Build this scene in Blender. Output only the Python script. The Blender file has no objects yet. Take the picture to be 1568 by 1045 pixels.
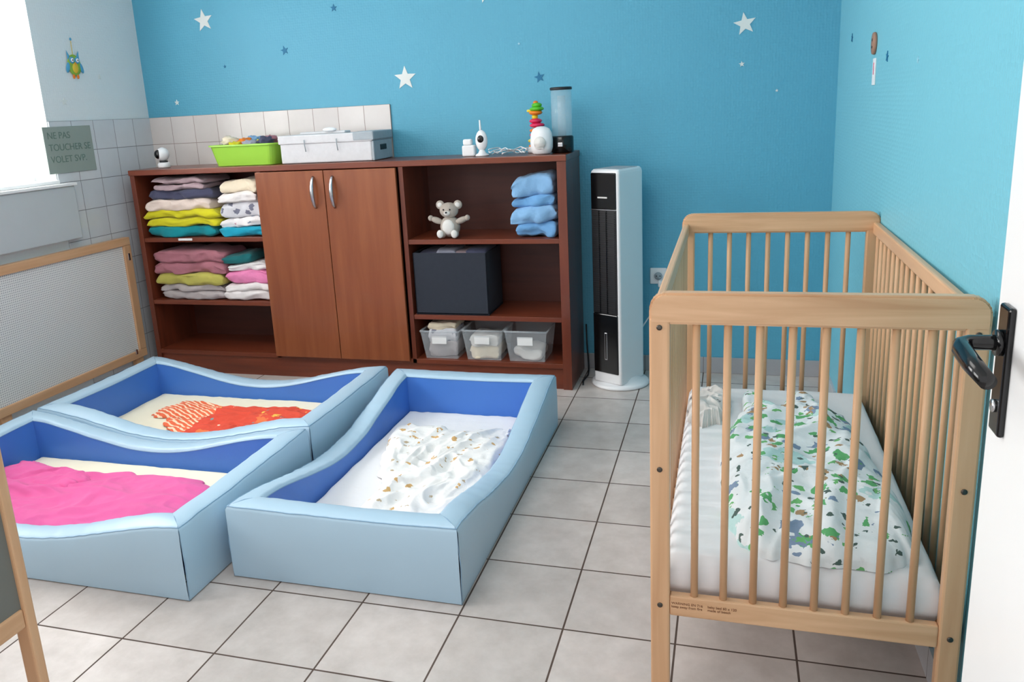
import bpy, bmesh, math, random
from mathutils import Vector, Matrix, Euler, noise
random.seed(7)
scn=bpy.context.scene
COL=bpy.context.collection

# ------------------------------------------------------------ materials
def lin(c):
    return tuple(((x/255)/12.92 if x/255<=.04045 else ((x/255+.055)/1.055)**2.4) for x in c)+(1,)
def newmat(name):
    m=bpy.data.materials.new(name);m.use_nodes=True
    nt=m.node_tree;b=nt.nodes['Principled BSDF']
    return m,nt,b
def N(nt,t,**kw):
    n=nt.nodes.new(t)
    for k,v in kw.items():
        if k in n.inputs: n.inputs[k].default_value=v
        else: setattr(n,k,v)
    return n
def mix(nt,fac,a,b):
    n=nt.nodes.new('ShaderNodeMix');n.data_type='RGBA'
    for idx,val in ((0,fac),(6,a),(7,b)):
        if isinstance(val,(tuple,float,int)): n.inputs[idx].default_value=val
        else: nt.links.new(val,n.inputs[idx])
    return n.outputs[2]
def math_(nt,op,a,b=None,c=None):
    n=nt.nodes.new('ShaderNodeMath');n.operation=op
    for i,val in enumerate((a,b,c)):
        if val is None: continue
        if isinstance(val,(float,int)): n.inputs[i].default_value=val
        else: nt.links.new(val,n.inputs[i])
    return n.outputs[0]
def bump(nt,b,h,strength=.2,dist=.01):
    n=nt.nodes.new('ShaderNodeBump');n.inputs['Strength'].default_value=strength;n.inputs['Distance'].default_value=dist
    nt.links.new(h,n.inputs['Height']);nt.links.new(n.outputs[0],b.inputs['Normal'])
def mat(name,c,rough=.6,var=.06,scale=8,bmp=0,bscale=60,metal=0,alpha=1,spec=.5,coat=0,sheen=0):
    m,nt,b=newmat(name);c=lin(c)
    tc=N(nt,'ShaderNodeTexCoord')
    nz=N(nt,'ShaderNodeTexNoise',Scale=float(scale),Detail=4.0);nt.links.new(tc.outputs['Object'],nz.inputs['Vector'])
    d=tuple(x*(1-var*2) for x in c[:3])+(1,);l=tuple(min(1,x*(1+var)) for x in c[:3])+(1,)
    nt.links.new(mix(nt,nz.outputs['Fac'],d,l),b.inputs['Base Color'])
    b.inputs['Roughness'].default_value=rough;b.inputs['Metallic'].default_value=metal
    b.inputs['Specular IOR Level'].default_value=spec;b.inputs['Alpha'].default_value=alpha
    b.inputs['Coat Weight'].default_value=coat
    if sheen: b.inputs['Sheen Weight'].default_value=sheen
    if bmp:
        n2=N(nt,'ShaderNodeTexNoise',Scale=float(bscale),Detail=3.0);nt.links.new(tc.outputs['Object'],n2.inputs['Vector'])
        bump(nt,b,n2.outputs['Fac'],bmp,.004)
    return m
def wood(name,c1,c2,axis='Z',rough=.4,scale=3.0,coat=0,spec=.5):
    m,nt,b=newmat(name)
    tc=N(nt,'ShaderNodeTexCoord');mp=N(nt,'ShaderNodeMapping')
    s={'X':(.9,12,12),'Y':(12,.9,12),'Z':(12,12,.9)}[axis]
    mp.inputs['Scale'].default_value=s;nt.links.new(tc.outputs['Object'],mp.inputs['Vector'])
    nz=N(nt,'ShaderNodeTexNoise',Scale=scale,Detail=6.0,Distortion=.6);nt.links.new(mp.outputs[0],nz.inputs['Vector'])
    r=N(nt,'ShaderNodeValToRGB');r.color_ramp.elements[0].position=.3;r.color_ramp.elements[1].position=.7
    r.color_ramp.elements[0].color=lin(c1);r.color_ramp.elements[1].color=lin(c2)
    nt.links.new(nz.outputs['Fac'],r.inputs['Fac']);nt.links.new(r.outputs[0],b.inputs['Base Color'])
    b.inputs['Roughness'].default_value=rough;b.inputs['Coat Weight'].default_value=coat;b.inputs['Specular IOR Level'].default_value=spec
    return m
def pattern(name,base,layers,rough=.9,bmp=.3,stripes=None):
    m,nt,b=newmat(name)
    tc=N(nt,'ShaderNodeTexCoord')
    nz=N(nt,'ShaderNodeTexNoise',Scale=14.0,Detail=2.0);nt.links.new(tc.outputs['Object'],nz.inputs['Vector'])
    sub=N(nt,'ShaderNodeVectorMath',operation='MULTIPLY_ADD');nt.links.new(nz.outputs['Color'],sub.inputs[0])
    sub.inputs[1].default_value=(.03,.03,.03);nt.links.new(tc.outputs['Object'],sub.inputs[2])
    cur=lin(base)
    for i,(c,sc,thr,rnd) in enumerate(layers):
        ad=N(nt,'ShaderNodeVectorMath',operation='ADD');nt.links.new(sub.outputs[0],ad.inputs[0]);ad.inputs[1].default_value=(i*3.17,i*1.31,i*.7)
        v=N(nt,'ShaderNodeTexVoronoi',Scale=float(sc),Randomness=1.0);nt.links.new(ad.outputs[0],v.inputs['Vector'])
        n3=N(nt,'ShaderNodeTexNoise',Scale=float(sc*2.2),Detail=3.0);nt.links.new(ad.outputs[0],n3.inputs['Vector'])
        dd=math_(nt,'MULTIPLY_ADD',n3.outputs['Fac'],1.1,math_(nt,'SUBTRACT',v.outputs['Distance'],.55))
        a=math_(nt,'LESS_THAN',dd,thr)
        sep=N(nt,'ShaderNodeSeparateColor');nt.links.new(v.outputs['Color'],sep.inputs[0])
        a2=math_(nt,'MULTIPLY',a,math_(nt,'LESS_THAN',sep.outputs[0],rnd))
        cur=mix(nt,a2,cur,lin(c))
    if stripes:
        xt,sc,ca,cb_=stripes
        sp=N(nt,'ShaderNodeSeparateXYZ');nt.links.new(sub.outputs[0],sp.inputs[0])
        s=math_(nt,'ADD',math_(nt,'MULTIPLY',sp.outputs[1],float(sc)),math_(nt,'MULTIPLY',sp.outputs[0],float(sc*.5)))
        st=math_(nt,'LESS_THAN',math_(nt,'FRACT',s),.62)
        sc_=mix(nt,st,lin(ca),lin(cb_))
        cur=mix(nt,math_(nt,'LESS_THAN',sp.outputs[0],xt),cur,sc_)
    nt.links.new(cur,b.inputs['Base Color']);b.inputs['Roughness'].default_value=rough
    n2=N(nt,'ShaderNodeTexNoise',Scale=35.0,Detail=3.0);nt.links.new(tc.outputs['Object'],n2.inputs['Vector'])
    bump(nt,b,n2.outputs['Fac'],bmp,.01)
    return m
def tilemat(name,axes,size,off,c1,c2,grout,ms,rough,mott=.5,bmp=.5):
    m,nt,b=newmat(name)
    tc=N(nt,'ShaderNodeTexCoord');sp=N(nt,'ShaderNodeSeparateXYZ');nt.links.new(tc.outputs['Object'],sp.inputs[0])
    cb=N(nt,'ShaderNodeCombineXYZ')
    for k in range(2):
        nt.links.new(math_(nt,'SUBTRACT',sp.outputs[axes[k]],float(off[k])),cb.inputs[k])
    br=N(nt,'ShaderNodeTexBrick',offset=0.0,squash=1.0);nt.links.new(cb.outputs[0],br.inputs['Vector'])
    br.inputs['Scale'].default_value=1;br.inputs['Brick Width'].default_value=size;br.inputs['Row Height'].default_value=size
    br.inputs['Mortar Size'].default_value=ms;br.inputs['Mortar Smooth'].default_value=.1;br.inputs['Bias'].default_value=0
    br.inputs['Color1'].default_value=lin(c1);br.inputs['Color2'].default_value=lin(c2);br.inputs['Mortar'].default_value=lin(grout)
    nz=N(nt,'ShaderNodeTexNoise',Scale=9.0,Detail=8.0,Roughness=.65);nt.links.new(tc.outputs['Object'],nz.inputs['Vector'])
    rp=N(nt,'ShaderNodeValToRGB');rp.color_ramp.elements[0].position=.3;rp.color_ramp.elements[1].position=.72
    rp.color_ramp.elements[0].color=(1-.35*mott,1-.375*mott,1-.40*mott,1);rp.color_ramp.elements[1].color=(1,1,1,1)
    nt.links.new(nz.outputs['Fac'],rp.inputs['Fac'])
    mx=nt.nodes.new('ShaderNodeMix');mx.data_type='RGBA';mx.blend_type='MULTIPLY';mx.inputs[0].default_value=1
    nt.links.new(br.outputs['Color'],mx.inputs[6]);nt.links.new(rp.outputs[0],mx.inputs[7])
    nt.links.new(mx.outputs[2],b.inputs['Base Color'])
    rr=math_(nt,'MULTIPLY_ADD',br.outputs['Fac'],.9-rough,rough);nt.links.new(rr,b.inputs['Roughness'])
    inv=math_(nt,'SUBTRACT',1.0,br.outputs['Fac']);bump(nt,b,inv,bmp,.003)
    return m
def wallpaper(name,c,var=.05):
    m,nt,b=newmat(name);c=lin(c)
    tc=N(nt,'ShaderNodeTexCoord')
    nz=N(nt,'ShaderNodeTexNoise',Scale=1.5,Detail=3.0);nt.links.new(tc.outputs['Object'],nz.inputs['Vector'])
    d=tuple(x*(1-var) for x in c[:3])+(1,);l=tuple(min(1,x*(1+var)) for x in c[:3])+(1,)
    nt.links.new(mix(nt,nz.outputs['Fac'],d,l),b.inputs['Base Color']);b.inputs['Roughness'].default_value=.5
    v=N(nt,'ShaderNodeTexVoronoi',Scale=75.0,Randomness=.35);nt.links.new(tc.outputs['Object'],v.inputs['Vector'])
    bump(nt,b,v.outputs['Distance'],.4,.004)
    return m
def perforated(name):
    m,nt,b=newmat(name)
    tc=N(nt,'ShaderNodeTexCoord');sp=N(nt,'ShaderNodeSeparateXYZ');nt.links.new(tc.outputs['Object'],sp.inputs[0])
    q=[]
    for k in (1,2):
        fr=math_(nt,'FRACT',math_(nt,'MULTIPLY',sp.outputs[k],90.0));q.append(math_(nt,'POWER',math_(nt,'SUBTRACT',fr,.5),2.0))
    d=math_(nt,'LESS_THAN',math_(nt,'ADD',q[0],q[1]),.07)
    nt.links.new(mix(nt,d,lin((234,233,231)),lin((160,162,165))),b.inputs['Base Color']);b.inputs['Roughness'].default_value=.5
    return m

M={}
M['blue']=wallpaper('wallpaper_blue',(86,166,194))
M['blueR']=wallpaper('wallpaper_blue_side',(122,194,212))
M['whitewall']=wallpaper('wallpaper_white',(222,228,230))
M['ceil']=mat('ceiling_paint',(244,244,242),.9,.02)
M['floor']=tilemat('floor_tiles',(0,1),.2999,(0,0),(220,210,205),(206,197,192),(92,76,68),.0028,.30,.7,.6)
M['tileB']=tilemat('wall_tiles_back',(0,2),.1551,(-1.3483,1.4516),(222,215,212),(213,206,203),(150,132,125),.0016,.2,.15,.4)
M['tileL']=tilemat('wall_tiles_left',(1,2),.1551,(2.2615,1.4516),(210,213,217),(202,206,211),(130,130,134),.0018,.2,.15,.4)
M['skirt']=tilemat('skirting_tiles',(0,2),.2999,(0,1),(176,176,180),(168,168,172),(120,112,108),.0015,.35,.3,.3)
M['skirtY']=tilemat('skirting_tiles_side',(1,2),.2999,(0,1),(206,206,208),(198,198,202),(120,112,108),.0015,.35,.3,.3)
M['mah']=wood('mahogany_vertical',(98,44,27),(120,56,35),'Z',.33,2.2,coat=.15)
M['mahX']=wood('mahogany_horizontal',(102,46,28),(126,60,37),'X',.33,2.2,coat=.15)
M['door']=wood('mahogany_door',(128,66,37),(148,84,50),'Z',.33,1.6,coat=.15)
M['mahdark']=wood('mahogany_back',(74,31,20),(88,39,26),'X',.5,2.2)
bw1,bw2=(204,156,116),(222,178,138)
M['beech']=wood('beech_vertical',bw1,bw2,'Z',.38,2.0)
M['beechX']=wood('beech_across',(200,152,112),(228,184,144),'X',.38,3.0)
M['beechY']=wood('beech_along',bw1,bw2,'Y',.38,2.0)
M['white']=mat('white_plastic',(236,236,238),.35,.01)
M['whitep']=mat('white_paint',(240,240,240),.35,.01)
M['black']=mat('black_gloss',(12,12,14),.15,.02)
M['blackm']=mat('black_matt',(26,26,30),.5,.05)
M['grill']=mat('black_grille',(20,20,23),.45,.05)
M['steel']=mat('brushed_metal',(200,200,204),.25,.02,metal=1)
M['screw']=mat('screw_metal',(90,85,80),.3,.02,metal=1)
M['vinyl']=mat('vinyl_light_blue',(174,202,221),.40,.02,4,.12,25)
M['vinylD']=mat('vinyl_royal_blue',(70,124,206),.45,.03,4,.25,14)
M['seam']=mat('seam_blue',(138,172,200),.6,.02)
M['sheet']=mat('fitted_sheet_cream',(240,232,208),.9,.02,6,.35,22)
M['sheetw']=mat('fitted_sheet_white',(234,233,235),.9,.02,6,.35,22)
M['pink']=mat('pink_fleece',(230,98,162),.9,.06,9,.35,40,sheen=.1)
M['red']=pattern('red_orange_print',(222,78,56),[((250,196,84),15,.22,.45),((250,226,200),22,.14,.3),((238,120,70),9,.3,.5),((110,150,150),26,.12,.25)],stripes=(-1.83,44,(248,214,182),(232,106,68)))
M['cream_print']=pattern('cream_leaf_print',(238,236,234),[((208,168,112),18,.20,.65),((190,170,140),24,.15,.5)])
M['jungle']=pattern('jungle_print',(232,236,238),[((184,216,214),9,.34,.5),((96,172,110),15,.30,.65),((128,148,174),13,.26,.55),((170,138,102),18,.24,.5),((80,100,94),24,.18,.65),((110,180,112),21,.2,.6),((226,230,232),30,.22,.5)])
M['muslin']=pattern('grey_muslin',(218,213,209),[((150,146,146),22,.2,.6)])
def cloth(n,c): 
    M[n]=mat('fabric_'+n,c,.95,.08,14,.5,70,sheen=.1)
for n,c in dict(mauve=(180,156,162),navy=(74,76,102),blush=(236,216,204),yellow=(216,208,32),teal=(0,140,150),cream=(238,224,198),offw=(224,222,218),
    greyb=(158,160,176),aqua=(20,160,190),rose=(180,116,128),olive=(198,190,94),lgrey=(188,178,178),dteal=(16,106,110),pinkb=(236,136,184),
    whitec=(240,234,232),skyb=(134,180,222),skyb2=(110,164,214),koala=(178,168,158)).items(): cloth(n,c)
M['print1']=pattern('striped_towel_print',(214,214,220),[((120,122,140),20,.3,.6)])
M['print2']=pattern('flower_towel_print',(236,232,232),[((190,130,150),24,.18,.5),((110,130,160),20,.18,.4)])
M['lime']=mat('lime_plastic',(156,210,68),.35,.02)
M['boxgrey']=mat('linen_grey',(168,177,184),.9,.05,40,.3,120)
M['boxwhite']=mat('linen_white',(216,216,219),.9,.05,40,.3,120)
M['navybox']=mat('dark_fabric_box',(42,47,58),.9,.06,40,.3,120)
M['clear']=mat('clear_plastic',(225,232,238),.12,.01,alpha=.28)
M['acryl']=mat('clear_acrylic',(200,222,232),.05,.01,alpha=.3)
M['teald']=mat('teal_decal',(18,110,150),.6,.02)
M['star']=mat('silver_decal',(222,227,224),.5,.02)
M['starp']=mat('pale_decal',(160,210,225),.6,.02)
M['card']=mat('grey_cardboard',(146,157,150),.9,.05)
M['ink']=mat('marker_ink',(98,120,110),.8,.02)
M['burn']=mat('burnt_print',(120,74,44),.8,.02)
M['brownb']=mat('brown_wooden_button',(160,122,102),.6,.05)
M['greypanel']=mat('grey_fabric_panel',(120,120,114),.9,.05)
M['sill']=mat('grey_painted_box',(192,197,200),.5,.03)
M['perf']=perforated('perforated_sheet')
M['owlg']=mat('felt_green',(140,180,70),.9,.05);M['owlb']=mat('felt_blue',(80,160,200),.9,.05);M['owly']=mat('felt_yellow',(225,190,60),.9,.05)
M['redp']=mat('red_plastic',(222,40,90),.3,.02);M['orp']=mat('orange_plastic',(240,130,30),.3,.02);M['grp']=mat('green_plastic',(90,190,40),.3,.02);M['yep']=mat('yellow_plastic',(235,210,40),.3,.02)
M['glass']=mat('window_glass',(240,246,250),.05,.0,alpha=.12)
def sheer():
    m,nt,b=newmat('sheer_curtain_fabric')
    b.inputs['Base Color'].default_value=(.92,.92,.9,1);b.inputs['Roughness'].default_value=.9
    t=N(nt,'ShaderNodeBsdfTranslucent');t.inputs[0].default_value=(.92,.92,.92,1)
    mx=N(nt,'ShaderNodeMixShader');mx.inputs[0].default_value=.6
    nt.links.new(b.outputs[0],mx.inputs[1]);nt.links.new(t.outputs[0],mx.inputs[2]);nt.links.new(mx.outputs[0],nt.nodes['Material Output'].inputs[0])
    return m
M['sheer']=sheer()

# ------------------------------------------------------------ mesh builder
class MB:
    def __init__(s): s.v=[];s.f=[];s.mi=[];s.sm=[];s.mats=[]
    def k(s,m):
        m=M[m] if isinstance(m,str) else m
        if m not in s.mats: s.mats.append(m)
        return s.mats.index(m)
    def raw(s,v,f,m,smooth=False,mx=None):
        o=len(s.v)
        for p in v:
            p=Vector(p)
            if mx is not None: p=mx@p
            s.v.append(p)
        k=s.k(m)
        for q in f: s.f.append([i+o for i in q]);s.mi.append(k);s.sm.append(smooth)
    def bm(s,b,m,smooth=False,mx=None):
        b.verts.index_update()
        s.raw([v.co.copy() for v in b.verts],[[v.index for v in f.verts] for f in b.faces],m,smooth,mx);b.free()
    def box(s,lo,hi,m,bev=0.0,seg=2,mx=None):
        b=bmesh.new();bmesh.ops.create_cube(b,size=1)
        c=[(lo[i]+hi[i])/2 for i in range(3)];d=[abs(hi[i]-lo[i]) for i in range(3)]
        for v in b.verts: v.co=Vector([c[i]+v.co[i]*d[i] for i in range(3)])
        if bev: bmesh.ops.bevel(b,geom=b.edges[:],offset=min(bev,min(d)*.45),segments=seg,affect='EDGES',profile=.5)
        s.bm(b,m,False,mx)
    def lathe(s,prof,c,m,seg=28,mx=None,sx=1,sy=1,smooth=True):
        v=[];f=[];n=len(prof)
        for r,z in prof:
            for i in range(seg):
                a=2*math.pi*i/seg;v.append((c[0]+r*sx*math.cos(a),c[1]+r*sy*math.sin(a),c[2]+z))
        for j in range(n-1):
            for i in range(seg):
                f.append([j*seg+i,j*seg+(i+1)%seg,(j+1)*seg+(i+1)%seg,(j+1)*seg+i])
        f.append(list(range(seg))[::-1]);f.append([(n-1)*seg+i for i in range(seg)])
        s.raw(v,f,m,smooth,mx)
    def tube(s,pts,r,m,seg=10,smooth=True):
        pts=[Vector(p) for p in pts];v=[];f=[]
        up=Vector((0,0,1));n=len(pts);pv=None
        for i,p in enumerate(pts):
            t=(pts[min(i+1,n-1)]-pts[max(i-1,0)]).normalized()
            if pv is None:
                a=t.cross(up) if abs(t.z)<.95 else t.cross(Vector((1,0,0)))
            else: a=pv-t*pv.dot(t)
            a.normalize();pv=a;b=t.cross(a)
            rr=r[i] if isinstance(r,(list,tuple)) else r
            for k in range(seg):
                an=2*math.pi*k/seg;v.append(p+a*rr*math.cos(an)+b*rr*math.sin(an))
        for j in range(n-1):
            for k in range(seg): f.append([j*seg+k,j*seg+(k+1)%seg,(j+1)*seg+(k+1)%seg,(j+1)*seg+k])
        f.append(list(range(seg))[::-1]);f.append([(n-1)*seg+k for k in range(seg)])
        s.raw(v,f,m,smooth)
    def ell(s,c,r,m,mx=None,bumpy=0,sub=3):
        b=bmesh.new();bmesh.ops.create_icosphere(b,subdivisions=sub,radius=1)
        for v in b.verts:
            k=1+bumpy*noise.noise(v.co*3+Vector(c)*9)
            v.co=Vector([v.co[i]*r[i]*k for i in range(3)])
            if mx is not None: v.co=mx@v.co
            v.co+=Vector(c)
        s.bm(b,m,True)
    def poly(s,pts,axis,d0,d1,m,mx=None):
        n=len(pts);v=[]
        for d in (d0,d1):
            for p in pts:
                q=list(p);q.insert(axis,d);v.append(q)
        f=[list(range(n))[::-1],[n+i for i in range(n)]]
        for i in range(n): f.append([i,(i+1)%n,n+(i+1)%n,n+i])
        s.raw(v,f,m,False,mx)
    def build(s,name,parent=None,bev=0):
        me=bpy.data.meshes.new(name);me.from_pydata([tuple(v) for v in s.v],[],s.f)
        for m in s.mats: me.materials.append(m)
        me.polygons.foreach_set('material_index',s.mi);me.polygons.foreach_set('use_smooth',s.sm);me.update()
        b=bmesh.new();b.from_mesh(me);bmesh.ops.recalc_face_normals(b,faces=b.faces[:]);b.to_mesh(me);b.free()
        o=bpy.data.objects.new(name,me);COL.objects.link(o)
        if parent: o.parent=parent
        return o
def empty(name):
    o=bpy.data.objects.new(name,None);COL.objects.link(o);o.empty_display_size=.1;return o
def one(name,fn):
    b=MB();fn(b);return b.build(name,None)

# ------------------------------------------------------------ room
Xl,Xr,Yb,Yfr,Zc=-2.90,.905,2.2615,-2.3,2.7
def wx(y): return .884+(2.26-y)*.0085      # right wall is very slightly out of square
one('floor',lambda b:b.box((Xl-.25,Yfr,-.1),(Xr+.2,Yb+.2,0),'floor'))
one('ceiling',lambda b:b.box((Xl-.25,Yfr,Zc),(Xr+.2,Yb+.2,Zc+.1),'ceil'))
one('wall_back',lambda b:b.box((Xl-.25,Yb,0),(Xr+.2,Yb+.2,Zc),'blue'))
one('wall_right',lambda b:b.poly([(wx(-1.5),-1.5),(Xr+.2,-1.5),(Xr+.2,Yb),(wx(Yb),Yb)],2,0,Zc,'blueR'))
wy0,wy1,wz0,wz1=.10,1.49,1.14,2.35
vy0,vy1=-2.0,-.6
def lw(b):
    b.box((Xl-.25,Yfr,0),(Xl,vy0,Zc),'whitewall');b.box((Xl-.25,vy1,0),(Xl,wy0,Zc),'whitewall');b.box((Xl-.25,wy1,0),(Xl,Yb,Zc),'whitewall')
    for a,c in ((wy0,wy1),(vy0,vy1)):
        b.box((Xl-.25,a,0),(Xl,c,wz0),'whitewall');b.box((Xl-.25,a,wz1),(Xl,c,Zc),'whitewall')
one('wall_left',lw)
one('trim_tiles_back',lambda b:b.box((Xl,Yb-.008,.0),(-1.348,Yb,1.4516),'tileB',.001,1))
def tl(b):
    b.box((Xl,wy1+.005,0),(Xl+.008,Yb-.008,1.4516),'tileL',.001,1)
one('trim_tiles_left',tl)
one('baseboard_back',lambda b:b.box((-1.34,Yb-.01,0),(wx(Yb),Yb,.085),'skirt',.002,1))
one('baseboard_right',lambda b:b.poly([(wx(-1.5)-.01,-1.5),(wx(-1.5),-1.5),(wx(Yb),Yb-.01),(wx(Yb)-.01,Yb-.01)],2,0,.085,'skirtY'))
def win(b,wy0,wy1):
    x0,x1=Xl-.20,Xl-.14
    b.box((x0,wy0,wz0),(x1,wy0+.06,wz1),'whitep',.004);b.box((x0,wy1-.06,wz0),(x1,wy1,wz1),'whitep',.004)
    b.box((x0,wy0,wz0),(x1,wy1,wz0+.06),'whitep',.004);b.box((x0,wy0,wz1-.06),(x1,wy1,wz1),'whitep',.004)
    ym=(wy0+wy1)/2
    b.box((x0,ym-.05,wz0+.05),(x1+.01,ym+.05,wz1-.05),'whitep',.004)
    b.box((x0+.02,wy0+.05,wz0+.05),(x0+.03,wy1-.05,wz1-.05),'glass')
    b.box((Xl-.15,wy0,wz0-.0),(Xl+.02,wy1,wz0+.018),'whitep',.004)
    b.box((x1,ym-.015,1.6),(x1+.03,ym+.015,1.72),'steel',.004)
one('window_1',lambda b:win(b,wy0,wy1))
one('window_2',lambda b:win(b,vy0,vy1))
def curtain(b):
    v=[];f=[];n=90
    for i in range(n+1):
        y=.95+.50*i/n;x=Xl-.085+.022*math.sin(i*.55)+.008*math.sin(i*.21)
        for z in (wz0+.022,wz1-.01): v.append((x,y,z))
    for i in range(n): f.append([2*i,2*i+2,2*i+3,2*i+1])
    b.raw(v,f,'sheer',True)
one('sheer_window_curtain',curtain)
def sb(b):
    b.box((Xl,-.3,.85),(Xl+.05,1.55,1.125),'sill',.006);b.box((Xl,-.3,1.125),(Xl+.06,1.56,1.14),'whitep',.003)
    b.box((Xl+.005,1.551,.85),(Xl+.02,1.562,1.12),'blackm',.001)
one('window_sill_box',sb)
def rc(b):
    x0,x1=Xl+.009,Xl+.05
    y0,y1,z0,z1=-.2,1.885,.10,.80
    b.box((x0,y0,z1-.045),(x1,y1,z1),'beechY',.004);b.box((x0,y0,z0),(x1,y1,z0+.045),'beechY',.004)
    b.box((x0,y1-.055,z0+.045),(x1,y1,z1-.045),'beech',.004);b.box((x0,y0,z0+.045),(x1,y0+.05,z1-.045),'beech',.004)
    b.box((x0+.01,y0+.04,z0+.04),(x1-.012,y1-.05,z1-.04),'perf')
    for y in (.9,1.83):
        b.box((x0,y-.03,0),(x1-.012,y+.03,z0+.002),'beech',.003)
    b.box((x1,y1-.10,z0+.03),(x1+.008,y1-.085,z0+.06),'steel',.002)
    b.box((x1,y1-.035,z1-.13),(x1+.004,y1-.02,z1-.09),'steel',.001)
one('radiator_cover',rc)

# ------------------------------------------------------------ door
door=empty('door_1')
b=MB();b.box((.780,-1.46,.006),(.820,-.645,2.03),'whitep',.003);b.build('leaf',door)
b=MB()
b.box((.771,-.722,.918),(.781,-.680,1.10),'black',.006,3)
pts=[(.781,-.701,1.048),(.755,-.701,1.048),(.733,-.703,1.048),(.721,-.712,1.047),(.718,-.73,1.045),(.718,-.78,1.041),(.720,-.84,1.038)]
b.tube(pts,[.0115,.0105,.0105,.011,.0125,.0125,.0105],'black',16)
b.lathe([(.018,0),(.018,.007)],(0,0,0),'black',20,Matrix.Translation((.771,-.701,1.048))@Matrix.Rotation(-math.pi/2,4,'Y'))
b.lathe([(.009,0),(.009,.004)],(0,0,0),'steel',16,Matrix.Translation((.771,-.701,.958))@Matrix.Rotation(-math.pi/2,4,'Y'))
b.build('handle',door)

# ------------------------------------------------------------ cabinet
cab=empty('mahogany_cabinet')
x0,x1,yf,yb,zt=-2.79,-.325,1.892,Yb-.012,1.17
b=MB()
b.box((x0,yf,.0),(x0+.03,yb,zt-.03),'mah',.0015);b.box((x1-.045,yf,.0),(x1,yb,zt-.03),'mah',.0015)
for x in (-1.975,-1.165): b.box((x-.012,yf,.11),(x+.012,yb,zt-.03),'mah',.0015)
b.box((x0-.003,yf-.006,zt-.03),(x1+.003,yb,zt),'mahX',.003)
b.box((x0+.03,yf,.11),(x1-.045,yb,.135),'mahX',.0015)
b.box((x0+.03,yf+.012,.0),(x1-.045,yf+.03,.11),'mahX')
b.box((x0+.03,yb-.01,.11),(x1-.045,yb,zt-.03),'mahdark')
for z in (.79,.43): b.box((x0+.03,yf+.004,z-.024),(-1.987,yb-.01,z),'mahX',.0015)
for z in (.77,.375): b.box((-1.153,yf+.004,z-.024),(x1-.045,yb-.01,z),'mahX',.0015)
b.build('carcass',cab)
b=MB()
b.box((-1.985,yf-.018,.125),(-1.588,yf-.001,zt-.034),'door',.002)
b.box((-1.584,yf-.018,.125),(-1.187,yf-.001,zt-.034),'door',.002)
b.box((-2.53,yf-.001,.775),(-2.44,yf+.003,.787),'whitep',.0005)
b.build('doors',cab)
b=MB()
for x in (-1.645,-1.535):
    z0,z1=.945,1.105;pts=[]
    for i in range(17):
        t=i/16;pts.append((x,yf-.018-.028*math.sin(math.pi*t)**.6,z0+(z1-z0)*t))
    b.tube(pts,[.007+.004*math.sin(math.pi*i/16) for i in range(17)],'steel',12)
b.build('handles',cab)

# ------------------------------------------------------------ folded textiles
def folded(b,x0,x1,y0,y1,z0,z1,m,lobes=2,seed=0,amp=.012,sag=0,zmax=None):
    hh=(z1-z0)/lobes
    for L in range(lobes):
        zc=z0+hh*(L+.5);ny=40;nx=44;v=[];f=[]
        dxl=.016*noise.noise(Vector((seed*3.1,L*5.5,1)));dxr=.02*noise.noise(Vector((seed*3.1,L*5.5,9)))
        for i in range(nx+1):
            tx_=.5-.5*math.cos(math.pi*i/nx);x=x0+dxl+(x1+dxr-x0-dxl)*tx_
            q=abs(2*tx_-1);e=(max(0,1-q**9))**.5
            for j in range(ny):
                a=2*math.pi*j/ny;c,s_=math.cos(a),math.sin(a)
                cy=math.copysign(abs(c)**.3,c);cz=math.copysign(abs(s_)**.55,s_)
                n1=noise.noise(Vector((x*7,cy*1.5+seed,L*3.3)));n2=noise.noise(Vector((x*17,cy*2+cz,seed*1.7+L*2)));n3=noise.noise(Vector((x*38,cy*3+cz*2,seed*1.1+L)))
                cr=(1-abs(noise.noise(Vector((x*11+seed,cz*1.3,L*4.1+seed))))*3)
                yy=(y0+y1)/2+cy*(y1-y0)/2*(.92+.08*e)+n1*amp*1.2+n2*amp*.7-(.004*cr if cy<0 else 0)
                zz=zc+cz*hh*.53*(.35+.65*e)+(n1*.45+n2*.6+n3*.18)*amp*.9
                zz+=sag*noise.noise(Vector((x*5,1.5,sag*50)))
                zz=max(zz,z0-.002+ (0 if sag else .0025))
                if zmax: zz=min(zz,zmax)
                v.append((x+n2*.008+n3*.003,max(yy,1.893) if y0>1.5 else yy,zz))
        for i in range(nx):
            for j in range(ny): f.append([i*ny+j,i*ny+(j+1)%ny,(i+1)*ny+(j+1)%ny,(i+1)*ny+j])
        f.append(list(range(ny)));f.append([nx*ny+j for j in range(ny)][::-1])
        b.raw(v,f,m,True)
def stack(name,x0,x1,zb,items,y0=1.905,y1=2.18,amp=.018,yr=.02):
    b=MB();z=zb+.001;sd=x0*7+zb*3
    for i,(m,h,l,dx0,dx1) in enumerate(items):
        yo=yr*noise.noise(Vector((sd,i*2.7,3)))
        folded(b,x0+dx0,x1+dx1,max(1.898,y0+.01+yo),y1,z,z+h,m,l,sd+i*2.3,amp,0 if i==0 else .028);z+=h*.94
    return b.build(name)
stack('folded_clothes_stack',-2.742,-2.295,.79,[('teal',.065,1,0,0),('yellow',.095,2,0,.02),('blush',.065,1,.01,-.02),('navy',.055,1,.03,.0),('mauve',.065,2,.08,-.04)])
stack('folded_clothes_stack',-2.268,-2.002,.79,[('aqua',.055,1,-.01,.002),('print2',.055,1,0,0),('print1',.09,1,.0,-.01),('whitec',.055,1,.01,-.01),('cream',.07,1,.02,-.01)])
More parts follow.
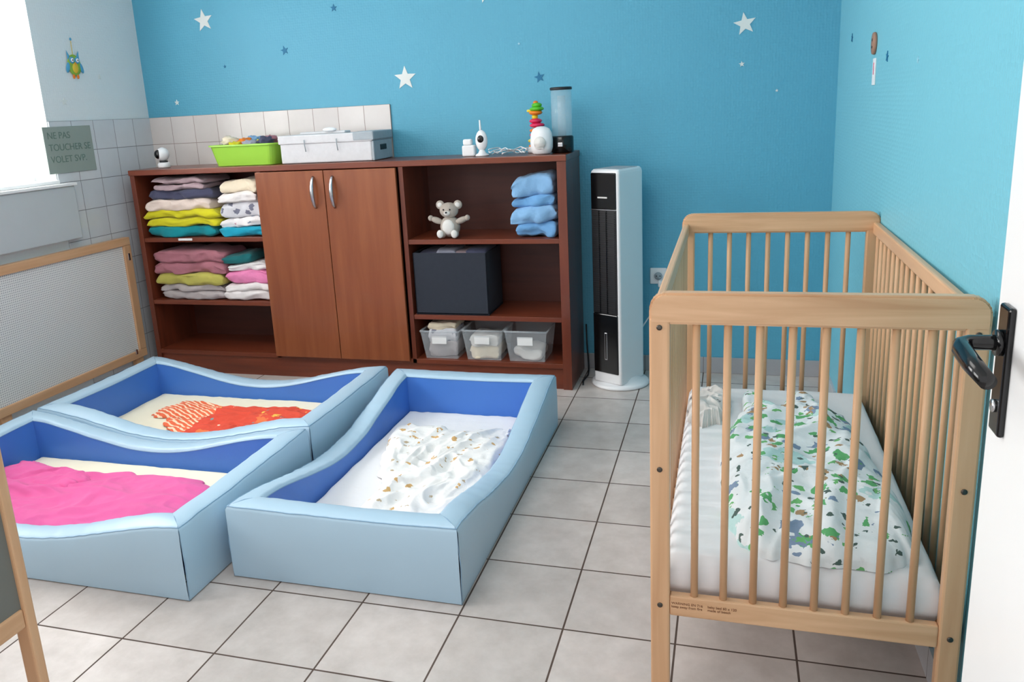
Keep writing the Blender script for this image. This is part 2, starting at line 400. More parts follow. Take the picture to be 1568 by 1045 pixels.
stack('folded_clothes_stack',-2.732,-2.30,.43,[('lgrey',.05,1,.01,.0),('lgrey',.04,1,.01,0),('olive',.07,1,-.005,0),('rose',.135,2,-.01,.03)],1.905,2.16)
stack('folded_clothes_stack',-2.28,-2.0,.43,[('whitec',.06,1,-.01,.002),('whitec',.045,1,0,.0),('pinkb',.075,1,0,0),('print2',.045,1,.02,0),('dteal',.055,1,.0,-.1)],1.905,2.16)
stack('folded_blue_clothes',-.61,-.392,.77,[('skyb2',.075,1,.02,0),('skyb',.085,1,.0,0),('skyb2',.055,1,.0,0),('skyb',.10,1,.005,0)],1.92,2.15,.022,.02)

# plush
def plush(b):
    x,y,z=-.945,1.965,.772
    b.ell((x,y,z+.055),(.052,.045,.055),'koala',None,.02)
    b.ell((x,y-.005,z+.138),(.049,.040,.040),'koala',None,.02)
    for s in (-1,1):
        b.ell((x+s*.047,y,z+.165),(.023,.012,.023),'koala');b.ell((x+s*.047,y-.008,z+.165),(.014,.007,.014),'offw')
        b.ell((x+s*.066,y-.012,z+.088),(.036,.017,.016),'koala',Matrix.Rotation(s*-.35,3,'Y'))
        b.ell((x+s*.098,y-.014,z+.100),(.014,.014,.015),'koala')
        b.ell((x+s*.034,y-.035,z+.022),(.021,.030,.020),'koala',Matrix.Rotation(s*.3,3,'Z'));b.ell((x+s*.038,y-.056,z+.024),(.017,.010,.021),'offw')
        b.ell((x+s*.017,y-.043,z+.145),(.0042,.0035,.0045),'black')
    b.ell((x,y-.040,z+.127),(.017,.014,.013),'offw');b.ell((x,y-.054,z+.132),(.006,.004,.005),'blackm')
    b.ell((x,y-.030,z+.055),(.034,.018,.04),'offw')
one('koala_plush_toy',plush)

def dbox(b):
    xa,xb,ya,yb_,za,zb=-1.14,-.745,1.905,2.17,.377,.70
    t=.008
    b.box((xa,ya,za),(xb,ya+t,zb),'navybox',.003);b.box((xa,yb_-t,za),(xb,yb_,zb),'navybox',.003)
    b.box((xa,ya,za),(xa+t,yb_,zb),'navybox',.003);b.box((xb-t,ya,za),(xb,yb_,zb),'navybox',.003);b.box((xa,ya,za),(xb,yb_,za+t),'navybox')
    for i,(m,x) in enumerate((('navy',-1.06),('greyb',-.97),('mauve',-.88),('navy',-.81))):
        folded(b,x-.06,x+.06,ya+.03,yb_-.03,.62,.70+.01*(i%2),m,1,i*1.3,.015)
one('fabric_storage_box',dbox)

def pbox(name,xa,xb,ya,yb_,za,h,fill):
    def fn(b):
        dx=.018
        def quadwall(p): b.raw(p,[[0,1,2,3]],'clear')
        A=[(xa+dx,ya+dx,za),(xb-dx,ya+dx,za),(xb-dx,yb_-dx,za),(xa+dx,yb_-dx,za)]
        B=[(xa,ya,za+h),(xb,ya,za+h),(xb,yb_,za+h),(xa,yb_,za+h)]
        for i in range(4): quadwall([A[i],A[(i+1)%4],B[(i+1)%4],B[i]])
        quadwall(A)
        b.tube([(xa,ya,za+h),(xb,ya,za+h),(xb,yb_,za+h),(xa,yb_,za+h),(xa,ya,za+h)],.0055,'clear',8)
        xm=(xa+xb)/2
        b.box((xm-.045,ya+.004,za+h*.55),(xm+.035,ya+.007,za+h*.82),'whitep')
        for m,l,z0,z1 in fill:
            folded(b,xa+.03,xb-.03,ya+.03,yb_-.03,z0,z1,m,l,xa*5,.02)
    return one(name,fn)
zb=.136
pbox('plastic_storage_box',-1.125,-.915,1.897,2.12,zb,.15,[('lgrey',1,zb+.004,zb+.09),('print1',1,zb+.08,zb+.16),('cream',1,zb+.15,zb+.19)])
pbox('plastic_storage_box',-.895,-.68,1.897,2.12,zb,.16,[('cream',1,zb+.004,zb+.08),('offw',1,zb+.07,zb+.13)])
pbox('plastic_storage_box',-.668,-.45,1.897,2.12,zb,.16,[('offw',1,zb+.004,zb+.06)])

# ------------------------------------------------------------ on the cabinet
zt=1.171
def cam1(b):
    c=(-2.66,2.03,zt)
    b.lathe([(.030,0),(.034,.004),(.034,.02),(.028,.03)],c,'white',24)
    b.lathe([(.022,.03),(.022,.04)],c,'blackm',20)
    b.ell((c[0],c[1],zt+.075),(.036,.036,.038),'white')
    b.ell((c[0]-.012,c[1]-.022,zt+.076),(.024,.018,.026),'black')
one('baby_camera',cam1)
def basket(b):
    xa,xb,ya,yb_,h=-2.285,-1.895,1.93,2.15,.105;d=.02
    v=[];f=[];outer=[]
    for z,e in ((zt+.001,d),(zt+h,0),(zt+h,-.008),(zt+h+.008,-.008),(zt+h+.008,.006),(zt+h-.01,.008),(zt+.012,d+.006)):
        cs=[]
        for (cx,cy,a0) in ((xb-e-.03,yb_-e-.03,0),(xa+e+.03,yb_-e-.03,90),(xa+e+.03,ya+e+.03,180),(xb-e-.03,ya+e+.03,270)):
            for k in range(5):
                a=math.radians(a0+k*22.5);cs.append((cx+.03*math.cos(a),cy+.03*math.sin(a),z))
        outer.append(cs)
    n=len(outer[0])
    for cs in outer: v+=cs
    for j in range(len(outer)-1):
        for i in range(n): f.append([j*n+i,j*n+(i+1)%n,(j+1)*n+(i+1)%n,(j+1)*n+i])
    f.append(list(range(n)));f.append([(len(outer)-1)*n+i for i in range(n)])
    b.raw(v,f,'lime',False)
    for i in range(9):
        xx=xa+.07+i*.031
        b.ell((xx,2.04+.05*math.sin(i*2.1),zt+h+.008+.014*math.cos(i*1.7)),(.045,.04,.028),['cream','orp','yellow','orp','skyb','greyb','yellow','rose','navy'][i],Matrix.Rotation(i*.6,3,'Z'),.7)
one('green_plastic_basket',basket)
def wbox(b):
    R=Matrix.Translation((-1.595,2.08,zt))@Matrix.Rotation(math.radians(3),4,'Z')
    b.box((-.265,-.13,.001),(.245,.14,.105),'boxwhite',.006,2,R)
    b.box((-.272,-.137,.100),(.255,.147,.145),'boxwhite',.006,2,R)
    b.box((.245,-.13,.001),(.258,.14,.1),'boxgrey',.004,2,R);b.box((.15,-.139,.105),(.262,.149,.149),'boxgrey',.005,2,R)
    b.box((.256,-.04,.050),(.2605,.05,.078),'blackm',.006,2,R)
    for k in (-.12,.06):
        b.tube([R@Vector((k,-.141,.12)),R@Vector((k,-.142,.10)),R@Vector((k+.004,-.141,.06))],.0025,'boxgrey',6)
    b.box((-.20,-.02,.145),(.06,.06,.157),'boxwhite',.004,2,R)
    b.ell((-1.62,2.06,zt+.165),(.04,.02,.012),'white')
one('fabric_storage_box',wbox)
def monitor(b):
    x,y=-.775,2.03
    b.box((x-.10,y-.02,zt),(x-.035,y+.03,zt+.055),'white',.008,3);b.box((x-.095,y-.015,zt+.055),(x-.05,y+.02,zt+.085),'white',.008,3)
    b.lathe([(.034,0),(.034,.006),(.02,.014),(.012,.03)],(x,y,zt),'white',24)
    b.ell((x,y,zt+.075),(.031,.022,.052),'white')
    b.ell((x,y-.017,zt+.082),(.017,.008,.020),'black')
    b.tube([(x-.005,y+.01,zt+.11),(x-.008,y+.012,zt+.175)],[.006,.004],'white',10)
one('baby_monitor',monitor)
def cables(b):
    for s in range(4):
        pts=[]
        for i in range(60):
            t=i/59
            x=-.735+.19*t;y=2.05+.04*math.sin(t*11+s*1.9)+.02*math.cos(t*23+s);z=zt+.004+.012*abs(math.sin(t*9+s*1.3))+.006*s
            pts.append((x,y,z))
        b.tube(pts,.0028,'white',6)
one('white_cable_bundle',cables)
def speaker(b):
    x,y=-.460,1.99
    b.lathe([(.036,0),(.046,.006),(.054,.03),(.055,.065),(.051,.1),(.040,.120),(.02,.130),(.002,.132)],(x,y,zt),'white',30,None,1,.8)
    b.lathe([(.030,0),(.030,.002)],(0,0,0),'offw',24,Matrix.Translation((x,y-.043,zt+.055))@Matrix.Rotation(math.pi/2,4,'X'))
    b.box((x-.02,y-.046,zt+.028),(x+.02,y-.043,zt+.031),'offw')
one('white_night_speaker',speaker)
def toy(b):
    x,y=-.515,2.13
    b.lathe([(.045,0),(.05,.01),(.045,.03),(.012,.035)],(x,y,zt),'white',28)
    b.lathe([(.008,.03),(.008,.20)],(x,y,zt),'white',12)
    for z,r,m in ((.045,.045,'orp'),(.070,.040,'yep'),(.098,.034,'redp'),(.120,.040,'orp'),(.145,.038,'redp'),(.166,.032,'redp'),(.186,.016,'yep'),(.206,.034,'orp'),(.224,.036,'grp'),(.242,.026,'grp')):
        b.ell((x+.006*math.sin(z*60),y,zt+z-.01),(r,r,.013),m)
    b.ell((x,y,zt+.244),(.013,.013,.010),'orp')
    b.box((x-.045,y-.01,zt+.20),(x-.02,y+.01,zt+.212),'yep',.004)
one('stacking_toy',toy)
def canister(b):
    c=(-.372,2.06,zt)
    b.lathe([(.050,0),(.055,.004),(.055,.075),(.050,.08)],c,'black',36)
    b.lathe([(.050,.08),(.050,.30)],c,'acryl',36);b.lathe([(.020,.08),(.020,.27)],c,'acryl',20)
    b.lathe([(.052,.297),(.053,.30),(.053,.308),(.048,.31)],c,'blackm',36)
    b.box((c[0]-.012,c[1]-.058,zt+.03),(c[0]+.012,c[1]-.053,zt+.05),'steel',.002)
one('glass_canister_lamp',canister)

# ------------------------------------------------------------ tower fan
def fan(b):
    fx,fy=-.105,2.05
    R=Matrix.Translation((fx,fy,0))@Matrix.Rotation(math.radians(-27),4,'Z')
    b.lathe([(.140,0),(.146,.004),(.146,.012),(.135,.022),(.10,.030),(.085,.045)],(fx,fy,0),'white',48)
    w,d=.082,.112
    out=[]
    for cx,cy,a0,r in ((w-.035,d-.035,0,.035),(-w+.035,d-.035,90,.035),(-w+.012,-d+.012,180,.012),(w-.012,-d+.012,270,.012)):
        for k in range(7):
            a=math.radians(a0+k*15);out.append((cx+r*math.cos(a),cy+r*math.sin(a)))
    def sec(s): return [(p[0]*s,p[1]*s) for p in out]
    levels=[(.03,1.0),(1.07,1.0),(1.082,.97),(1.09,.90)]
    v=[];f=[];n=len(out)
    for z,s in levels:
        for p in sec(s): v.append((p[0],p[1],z))
    for j in range(len(levels)-1):
        for i in range(n): f.append([j*n+i,j*n+(i+1)%n,(j+1)*n+(i+1)%n,(j+1)*n+i])
    f.append(list(range(n)));f.append([(len(levels)-1)*n+i for i in range(n)])
    b.raw(v,f,'white',False,R)
    b.box((-w+.006,-d-.006,.90),(w-.014,-d+.01,1.075),'black',.006,2,R)
    b.box((-w+.006,-d-.004,.385),(w-.014,-d+.01,.90),'grill',.004,2,R)
    b.box((-w+.006,-d-.006,.08),(w-.014,-d+.01,.385),'black',.004,2,R)
    for i in range(46):
        z=.40+i*.0108
        b.box((-w+.014,-d-.007,z),(w-.022,-d-.003,z+.0045),'blackm',0,2,R)
    for x in (-.03,.012): b.box((x-.002,-d-.009,.39),(x+.002,-d-.004,.895),'black',0,2,R)
    b.box((-.01,-d-.0075,.15),(.006,-d-.005,.29),'steel',.001,2,R);b.box((-.006,-d-.0085,.155),(.002,-d-.007,.285),'black',0,2,R)
    b.box((-.035,-d-.0075,.955),(.02,-d-.0055,.962),'offw',0,2,R)
    b.box((-w+.006,-d-.0065,.899),(w-.014,-d-.004,.902),'steel',0,2,R)
    b.box((-w+.016,-d+.012,1.088),(w-.02,d-.035,1.0925),'boxgrey',.003,2,R)
one('tower_fan',fan)
def cord(b):
    pts=[]
    P=[(.085,Yb-.03,.47),(.09,Yb-.05,.42),(.07,Yb-.06,.36),(.02,2.20,.30),(-.03,2.19,.22),(-.06,2.17,.17)]
    for i in range(len(P)-1):
        for k in range(6): pts.append(Vector(P[i]).lerp(Vector(P[i+1]),k/6))
    b.tube(pts,.004,'white',8)
    b.box((.07,Yb-.035,.46),(.10,Yb-.012,.495),'white',.006,2)
one('fan_power_cord',cord)
def outlet(b):
    cx,cz=.07,.515
    b.box((cx-.042,Yb-.009,cz-.042),(cx+.042,Yb,cz+.042),'white',.004,2)
    Rm=Matrix.Translation((cx,Yb-.009,cz))@Matrix.Rotation(math.pi/2,4,'X')
    b.lathe([(.026,0),(.026,.002),(.022,.002)],(0,0,0),'white',28,Rm);b.lathe([(.021,0),(.021,.0025)],(0,0,0),'boxgrey',28,Rm)
    for s in (-1,1): b.lathe([(.003,0),(.003,.0035)],(s*.009,0,0),'blackm',10,Rm)
one('wall_outlet',outlet)
one('black_power_cord',lambda b:b.tube([(-.31,Yb-.015,.25),(-.308,Yb-.016,.14),(-.300,2.23,.05),(-.292,2.19,.006),(-.285,2.12,.006),(-.295,2.03,.006),(-.285,1.97,.006)],.004,'blackm',8))

# ------------------------------------------------------------ beds
def nest(name,xa,xb,ya,yb_,wavy,h=.246,dip=.098,w=.085,sheet='sheet',mz=.085):
    par=empty(name)
    bl=MB()
    r=.013
    sides=[((xa,ya),(xb,ya),(0,1),'x'),((xb,ya),(xb,yb_),(-1,0),'y'),((xb,yb_),(xa,yb_),(0,-1),'x'),((xa,yb_),(xa,ya),(1,0),'y')]
    for (p,q,nrm,ax) in sides:
        n=110 if ax==wavy else 44;L=math.hypot(q[0]-p[0],q[1]-p[1]);dx=((q[0]-p[0])/L,(q[1]-p[1])/L)
        rows=[]
        for i in range(n+1):
            t=i/n
            sw=math.sin(math.pi*t)
            hh=h-(dip*sw**1.6 if ax==wavy else .004*sw)
            cs=[]
            for (o,z) in ((0.0,0.003),(-.003,.02),(-.004,hh*.5),(-.002,hh-r),(.004,hh-.004),(r,hh),(w*.5,hh+.003),(w-r,hh),(w-.004,hh-.004),(w,hh-r),(w+.003,hh*.6),(w,.02)):
                oo=max(0,o)
                s=oo+(L-2*oo)*t
                wr=0
                if .001<o<w-.001:
                    wr=.002*noise.noise(Vector((p[0]+dx[0]*s,p[1]+dx[1]*s,o))*22)
                    if ax==wavy: wr+=.0024*noise.noise(Vector((s*42,o*14,p[0]*3)))*min(1,sw*2.5)
                jig=.004*noise.noise(Vector(((p[0]+dx[0]*s)*9,(p[1]+dx[1]*s)*9,z*3)))*min(1,sw*6)
                ofs=o+(jig if z>.03 else 0)
                cs.append((p[0]+dx[0]*s+nrm[0]*ofs,p[1]+dx[1]*s+nrm[1]*ofs,z+wr))
            rows.append(cs)
        m=len(rows[0])
        for k0,k1,mm in ((0,9,'vinyl'),(9,m-1,'vinylD')):
            v=[];f=[];c=k1-k0+1
            for cs in rows: v+=cs[k0:k1+1]
            for i in range(n):
                for k in range(c-1): f.append([i*c+k,i*c+k+1,(i+1)*c+k+1,(i+1)*c+k])
            bl.raw(v,f,mm,True)
        bl.tube([cs[4] for cs in rows],.0018,'seam',6)
        bl.tube([cs[9] for cs in rows],.0018,'seam',6)
        c0=rows[0];bl.tube([c0[4],c0[6],c0[8]],.0018,'seam',6)
        bl.tube([c0[0],c0[2],c0[4]],.0016,'seam',6)
    bl.build('foam_frame',par)
    mb=MB()
    i0,i1,j0,j1=xa+w+.004,xb-w-.004,ya+w+.004,yb_-w-.004
    nx,ny=60,60;v=[];f=[]
    for i in range(nx+1):
        for j in range(ny+1):
            u,t=i/nx,j/ny
            e=min(u,1-u,t,1-t);ed=min(1,e/.05)
            x=i0+(i1-i0)*u;y=j0+(j1-j0)*t
            z=mz-.022*(1-ed)**2+.003*noise.noise(Vector((x*7,y*7,1)))+.005*(1-abs(noise.noise(Vector((x*16,y*7,4))))*2)*(.25+.7*(1-ed))
            v.append((x,y,z))
    for i in range(nx):
        for j in range(ny): f.append([i*(ny+1)+j,(i+1)*(ny+1)+j,(i+1)*(ny+1)+j+1,i*(ny+1)+j+1])
    mb.raw(v,f,sheet,True);mb.box((i0,j0,.004),(i1,j1,mz-.03),sheet)
    mb.build('mattress',par)
    return par
nest('foam_nest_bed',-1.062,-.305,.045,1.415,'y',sheet='sheetw')
nest('foam_nest_bed',-2.435,-1.120,.685,1.44,'x')
nest('foam_nest_bed',-2.435,-1.120,-.105,.665,'x')

def smooth_outline(pts,n):
    m=len(pts);out=[]
    for i in range(n):
        t=i/n*m;k=int(t);u=t-k
        p0,p1,p2,p3=[Vector(pts[(k+d)%m]) for d in (-1,0,1,2)]
        out.append(.5*((2*p1)+(-p0+p2)*u+(2*p0-5*p1+4*p2-p3)*u*u+(-p0+3*p1-3*p2+p3)*u**3))
    return out
def crumple(name,pts,z0,h,m,fold=.02,fs=9,ang=0,seed=0,rag=.01,aniso=.35,nr=110,na=320,build=True,b=None,edge=5):
    O=smooth_outline(pts,na);c=sum(O,Vector((0,0)))/na
    v=[];f=[]
    ca,sa=math.cos(ang),math.sin(ang)
    def H(x,y,r):
        u=(x*ca+y*sa);w_=(-x*sa+y*ca)
        wv=noise.noise(Vector((u*4,w_*4,seed+40)))*.05
        a=noise.noise(Vector((u*fs*aniso,(w_+wv)*fs,seed)));a2=noise.noise(Vector((u*fs*.8+2*a,(w_+wv)*fs*1.5,seed+4)));a3=noise.noise(Vector((u*fs*2.0,(w_+wv)*fs*2.6,seed+9)))
        def rg(q,k): return 1-min(1,(q*q+.002)**.5*k)
        rid=rg(a,2.6)*.55+rg(a2,2.8)*.32+rg(a3,2.6)*.15-.15
        e=max(0,1-r**edge)**.5
        return z0+.002+e*(h*(.55+.45*e))+e*fold*rid
    v.append((c.x,c.y,H(c.x,c.y,0)))
    for k in range(1,nr+1):
        r=(k/nr)**.8
        for i in range(na):
            an=i*2*math.pi/na
            rg_=1+rag*(noise.noise(Vector((math.cos(an)*5,math.sin(an)*5,seed)))+.5*noise.noise(Vector((math.cos(an)*12,math.sin(an)*12,seed))))/.12*r**3
            p=c+(O[i]-c)*r*rg_
            v.append((p.x,p.y,max(z0+.001,H(p.x,p.y,r)) if k<nr else z0))
    for i in range(na): f.append([0,1+i,1+(i+1)%na])
    for k in range(nr-1):
        for i in range(na):
            a=1+k*na;f.append([a+i,a+na+i,a+na+(i+1)%na,a+(i+1)%na])
    if b is None: b=MB()
    b.raw(v,f,m,True)
    return b.build(name) if build else b
crumple('crumpled_white_blanket',[(-.93,1.06),(-.78,1.12),(-.64,1.07),(-.47,1.14),(-.42,1.0),(-.40,.64),(-.44,.34),(-.58,.30),(-.76,.33),(-.78,.55),(-.86,.74)],.089,.014,'cream_print',.038,7.5,1.3,3,.012)
b=crumple('x',[(-1.95,1.08),(-1.86,1.18),(-1.63,1.22),(-1.38,1.20),(-1.36,1.10),(-1.52,.98),(-1.7,.93),(-1.86,.95)],.089,.010,'red',.026,9,.2,8,.015,build=False,nr=80,na=240)
crumple('x',[(-2.14,1.04),(-2.10,1.20),(-2.0,1.22),(-1.80,1.16),(-1.78,1.06),(-1.98,1.03)],.089,.009,'red',.020,11,.2,18,.02,build=False,b=b,nr=60,na=160)
crumple('red_sleepsuit',[(-2.02,.95),(-2.0,1.04),(-1.8,1.0),(-1.6,.95),(-1.66,.87),(-1.86,.86)],.0895,.008,'red',.020,11,.2,28,.02,b=b,nr=60,na=160)
b=crumple('x',[(-2.30,.30),(-2.20,.43),(-2.02,.43),(-1.7,.47),(-1.42,.43),(-1.36,.25),(-1.40,.10),(-1.72,.03),(-2.1,.01),(-2.29,.08)],.089,.012,'pink',.036,5.5,.15,5,.012,.3,build=False)
crumple('pink_blanket',[(-2.33,.36),(-2.28,.47),(-2.14,.44),(-1.92,.40),(-1.95,.30),(-2.18,.30)],.095,.016,'pink',.034,8,.1,15,.015,.4,b=b,nr=60,na=160)

# ------------------------------------------------------------ cribs
def crib(name,xa,xb,ya,yb_,H=1.0,panel=False,matt=True):
    par=empty(name)
    T=.028;PW=.043
    fr=MB()
    for ye in (ya,yb_-T):
        for xp in (xa,xb-PW): fr.box((xp,ye,0),(xp+PW,ye+T,H-.055),'beech',.005,2)
        pts=[];R=.035
        pts+=[(xa,H-.068)]
        for k in range(7):
            a=math.radians(180-k*15);pts.append((xa+R+R*math.cos(a),H-R+R*math.sin(a)))
        for k in range(7):
            a=math.radians(90-k*15);pts.append((xb-R+R*math.cos(a),H-R+R*math.sin(a)))
        pts+=[(xb,H-.068)]
        bb=bmesh.new();vs=[bb.verts.new((p[0],ye-.001,p[1])) for p in pts];fc=bb.faces.new(vs)
        ex=bmesh.ops.extrude_face_region(bb,geom=[fc]);
        for g in ex['geom']:
            if isinstance(g,bmesh.types.BMVert): g.co.y+=T+.002
        bmesh.ops.bevel(bb,geom=bb.edges[:],offset=.005,segments=2,affect='EDGES')
        fr.bm(bb,'beechX')
        fr.box((xa+PW,ye+.003,.235),(xb-PW,ye+T-.003,.287),'beechX',.004,2)
        n=8
        for i in range(n):
            x=xa+.097+(xb-xa-.194)*i/(n-1)
            fr.lathe([(.0083,.28),(.0083,H-.06)],(x,ye+T/2,0),'beech',14)
        if panel: fr.box((xa+PW,ye+.008,.28),(xb-PW,ye+.016,H-.06),'greypanel')
        for xp in (xa+PW/2,xb-PW/2):
            for z in (H-.075,.262,.60 if ye==ya else .62):
                Rm=Matrix.Translation((xp,ye-.0005 if ye==ya else ye+T+.0005,z))@Matrix.Rotation(math.pi/2 if ye==ya else -math.pi/2,4,'X')
                fr.lathe([(.006,0),(.006,.0015),(.003,.002)],(0,0,0),'screw',14,Rm)
    for xs in (xa+.004,xb-.024):
        fr.box((xs,ya+T,H-.075),(xs+.02,yb_-T,H-.035),'beechY',.005,2)
        fr.box((xs,ya+T,.235),(xs+.02,yb_-T,.285),'beechY',.005,2)
        if panel:
            fr.box((xs+.006,ya+T,.28),(xs+.014,yb_-T,H-.07),'greypanel');continue
        n=17
        for i in range(n):
            y=ya+T+.055+(yb_-ya-2*T-.11)*i/(n-1)
            fr.lathe([(.0078,.28),(.0078,H-.07)],(xs+.010,y,0),'beech',12)
    fr.build('frame',par)
    bs=MB()
    for i in range(9):
        y=ya+.06+(yb_-ya-.18)*i/8;bs.box((xa+.026,y,.255),(xb-.026,y+.06,.27),'beechX',.002,1)
    bs.build('slat_base',par)
    if matt:
        mb=MB();x0,x1,y0,y1,z0,z1=xa+.03,xb-.03,ya+T+.005,yb_-T-.005,.272,.375
        nx,ny=48,90;R=.03
        def S(u,v_):
            x=x0+(x1-x0)*u;y=y0+(y1-y0)*v_
            e=min(u*(x1-x0),(1-u)*(x1-x0),v_*(y1-y0),(1-v_)*(y1-y0));k=min(1,e/R)
            z=z1-R*(1-math.sqrt(max(0,1-(1-k)**2)))+.0035*noise.noise(Vector((x*8,y*8,2)))*k+.003*noise.noise(Vector((x*12,y*30,7)))*(1.2-k)
            return (x,y,z)
        v=[S(i/nx,j/ny) for i in range(nx+1) for j in range(ny+1)];f=[]
        def I(i,j): return i*(ny+1)+j
        for i in range(nx):
            for j in range(ny): f.append([I(i,j),I(i+1,j),I(i+1,j+1),I(i,j+1)])
        per=[I(i,0) for i in range(nx+1)]+[I(nx,j) for j in range(1,ny+1)]+[I(i,ny) for i in range(nx-1,-1,-1)]+[I(0,j) for j in range(ny-1,0,-1)]
        rings=[per]
        for lev,(ins,zz) in enumerate(((-.003,.33),(.0,.30),(.012,z0))):
            ring=[]
            for pi in per:
                x,y,z=v[pi];cx=(x0+x1)/2;cy=(y0+y1)/2
                xx=x+ (ins if x<cx else -ins)*(abs(x-x0)<1e-6 or abs(x-x1)<1e-6);yy=y+(ins if y<cy else -ins)*(abs(y-y0)<1e-6 or abs(y-y1)<1e-6)
                v.append((xx,yy,zz+.003*noise.noise(Vector((x*25,y*25,lev)))*(lev<2)));ring.append(len(v)-1)
            rings.append(ring)
        for a,c in zip(rings,rings[1:]):
            for i in range(len(a)): f.append([a[i],a[(i+1)%len(a)],c[(i+1)%len(a)],c[i]])
        f.append(rings[-1]);mb.raw(v,f,'sheetw',True);mb.build('mattress',par)
    return par
cr=crib('wooden_crib',.258,.897,-.222,1.03)
for xx,body in ((.305,'WARNING EN 716\nkeep away from fire'),(.385,'baby bed 60 x 120\nmade of beech')):
    cu=bpy.data.curves.new('printed_label','FONT');cu.body=body;cu.size=.0085;cu.extrude=.0002
    t=bpy.data.objects.new('printed_label',cu);COL.objects.link(t);t.location=(xx,-.2195,.266);t.rotation_euler=(math.pi/2,0,0);cu.materials.append(M['burn']);t.parent=cr
crib('wooden_crib',-1.835,-1.188,-1.81,-.555,1.0,panel=True)
b=crumple('x',[(.46,.66),(.50,.76),(.56,.72),(.63,.76),(.71,.76),(.78,.62),(.815,.26),(.835,-.02),(.79,-.15),(.56,-.175),(.44,-.09),(.40,.27),(.43,.55)],.374,.060,'jungle',.042,6,1.4,2,.008,.4,build=False,edge=7)
crumple('x',[(.475,.70),(.475,.86),(.53,.87),(.535,.74)],.376,.03,'jungle',.012,12,1.4,12,.01,build=False,b=b,nr=40,na=100)
crumple('patterned_sleeping_bag',[(.63,.72),(.63,.88),(.69,.88),(.70,.72)],.376,.03,'jungle',.012,12,1.4,22,.01,b=b,nr=40,na=100)
crumple('grey_muslin_cloth',[(.305,.62),(.30,.82),(.36,.90),(.425,.84),(.425,.68),(.37,.60)],.374,.03,'muslin',.04,12,.4,6,.02,.6)

# ------------------------------------------------------------ wall decals
def star(name,x,z,r,m,rot=0,axis=1,d=.003,wall=None):
    b=MB();pts=[]
    for i in range(10):
        a=math.pi/2+i*math.pi/5+rot;rr=r if i%2==0 else r*.42
        pts.append((x+rr*math.cos(a),z+rr*math.sin(a)))
    w=wall if wall is not None else (Yb if axis==1 else wx(x))
    if axis==0 and w<0: b.poly(pts,0,w,w+d,m)
    else: b.poly(pts,axis,w-d,w,m)
    b.build(name)
for x,z,r,m,ro in ((-2.44,1.965,.062,'star',.1),(-1.25,1.58,.064,'star',.0),(.47,1.72,.053,'star',.15),(-.79,1.955,.036,'star',.3),
    (-1.95,1.77,.025,'teald',.2),(-1.63,1.965,.020,'teald',0),(-.52,1.54,.028,'teald',.2),(.46,1.54,.014,'star',.1),(-2.69,1.53,.017,'star',0),
    (-2.34,1.71,.010,'teald',0),(-.62,1.71,.008,'starp',0),(.62,1.41,.008,'star',0)):
    star('wall_star_decal',x,z,r,m,ro)
for y,z,r,m in ((1.86,1.60,.018,'teald'),(1.06,1.49,.018,'teald'),(.61,1.46,.010,'starp')): star('wall_star_decal',y,z,r,m,.2,0)
star('wall_star_decal',1.91,1.68,.014,'star',0,0,wall=Xl);star('wall_star_decal',1.63,1.55,.022,'star',0,0,wall=Xl)
def btn(b):
    X=wx(1.3)
    Rm=Matrix.Translation((X,1.30,1.545))@Matrix.Rotation(-math.pi/2,4,'Y')
    b.lathe([(.036,0),(.038,.004),(.036,.010),(.004,.011)],(0,0,0),'brownb',30,Rm)
    for k in (-.012,.012): b.ell((X-.011,1.30,1.545+k),(.002,.005,.005),'blackm')
one('wooden_wall_button',btn)
def tag(b):
    X=wx(1.29)
    b.box((X-.004,1.262,1.405),(X,1.312,1.495),'whitep',.001);b.box((X-.0045,1.28,1.44),(X-.004,1.293,1.48),'redp')
one('paper_wall_tag',tag)
def owl(b):
    x,y,z=Xl+.006,1.735,1.735
    b.ell((x,y,z),(.006,.046,.054),'owlg');b.ell((x+.003,y,z-.014),(.006,.022,.028),'owly')
    for s in (-1,1):
        b.ell((x+.006,y+s*.018,z+.024),(.004,.017,.017),'owlb');b.ell((x+.009,y+s*.018,z+.024),(.003,.010,.010),'whitep');b.ell((x+.011,y+s*.018,z+.024),(.003,.004,.004),'blackm')
        b.ell((x,y+s*.045,z-.012),(.005,.012,.030),'owlb',Matrix.Rotation(s*.35,3,'X'))
        b.raw([(x,y+s*.02,z+.04),(x,y+s*.042,z+.075),(x,y+s*.04,z+.02),(x+.005,y+s*.033,z+.045)],[[0,1,3],[1,2,3],[0,3,2]],'owlb')
        b.ell((x,y+s*.014,z-.058),(.004,.008,.012),'orp')
    b.raw([(x+.01,y-.006,z+.012),(x+.01,y+.006,z+.012),(x+.01,y,z-.004)],[[0,1,2]],'orp')
    b.tube([(x,y,z+.05),(x,y+.002,z+.13)],.0015,'owly',6)
    b.ell((x,y+.002,z+.13),(.004,.006,.008),'owlb')
one('felt_owl_decoration',owl)
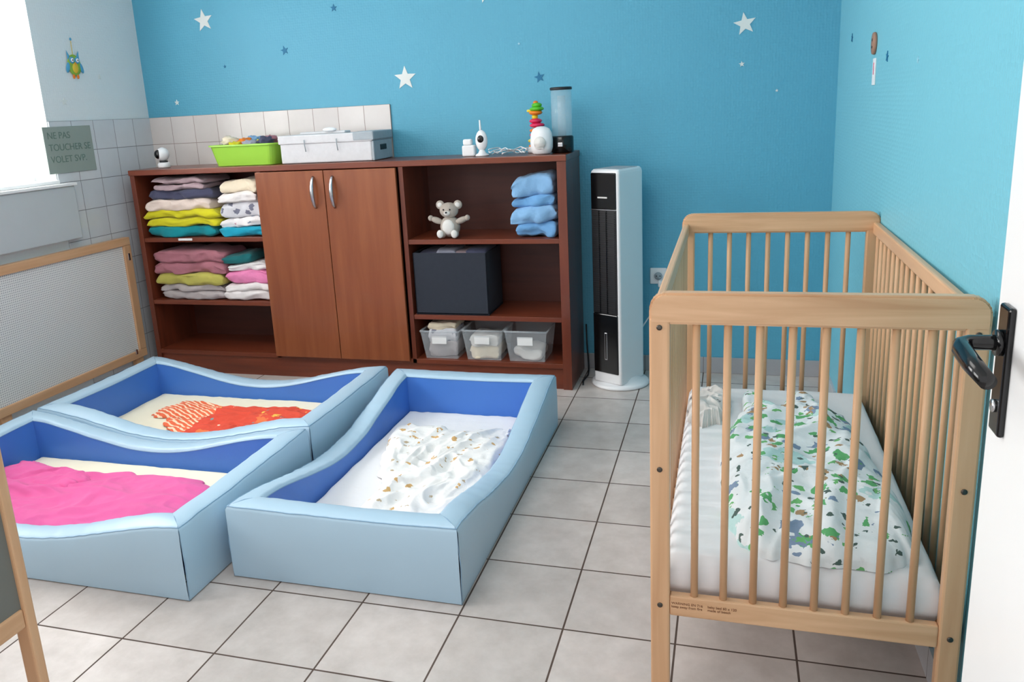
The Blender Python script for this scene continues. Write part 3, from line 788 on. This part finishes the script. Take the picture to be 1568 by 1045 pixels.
sign=empty('cardboard_sign')
b=MB();b.box((Xl+.010,1.44,1.19),(Xl+.014,1.765,1.425),'card',.0015);b.build('card',sign)
cu=bpy.data.curves.new('lettering','FONT');cu.body='NE PAS\nTOUCHER SE\nVOLET SVP.';cu.size=.048;cu.extrude=.0004;cu.space_line=1.25
t=bpy.data.objects.new('lettering',cu);COL.objects.link(t);t.location=(Xl+.0145,1.462,1.365);t.rotation_euler=(math.pi/2,0,math.pi/2);cu.materials.append(M['ink']);t.parent=sign

# ------------------------------------------------------------ lights / world
w=bpy.data.worlds.new('World');scn.world=w;w.use_nodes=True
bg=w.node_tree.nodes['Background'];bg.inputs[0].default_value=(.985,.985,1,1);bg.inputs[1].default_value=1.2
def area(name,loc,rot,sx,sy,e,c=(1,1,1)):
    l=bpy.data.lights.new(name,'AREA');l.shape='RECTANGLE';l.size=sx;l.size_y=sy;l.energy=e;l.color=c
    o=bpy.data.objects.new(name,l);COL.objects.link(o);o.location=loc;o.rotation_euler=rot;return o
area('window_daylight',(Xl-.45,.8,1.75),(0,-math.pi/2,0),1.5,1.6,140,(1,.99,.97))
area('side_window_daylight',(Xl-.45,-1.3,1.75),(0,-math.pi/2,0),1.5,1.6,110,(1,.99,.97))
area('ceiling_fill',(-.9,.2,Zc-.06),(0,0,0),1.2,1.2,20,(1,.97,.93))  # added soft fill from above, no known fixture on the unseen ceiling

# ------------------------------------------------------------ camera
cd=bpy.data.cameras.new('camera');cd.sensor_width=36;cd.sensor_fit='HORIZONTAL';cd.lens=1233.34/1568*36
cd.shift_x=35.27/1568;cd.shift_y=-51.75/1568;cd.clip_start=.02
co=bpy.data.objects.new('camera',cd);COL.objects.link(co)
Rz=lambda a:Matrix.Rotation(a,4,'Z')
co.matrix_world=Matrix.Translation((.4176,-1.8911,1.3875))@Rz(.2971)@Matrix.Rotation(math.pi/2-.2389,4,'X')@Rz(-.0539)
scn.camera=co
scn.view_settings.view_transform='Standard'
scn.view_settings.look='None'
scn.view_settings.exposure=-.05
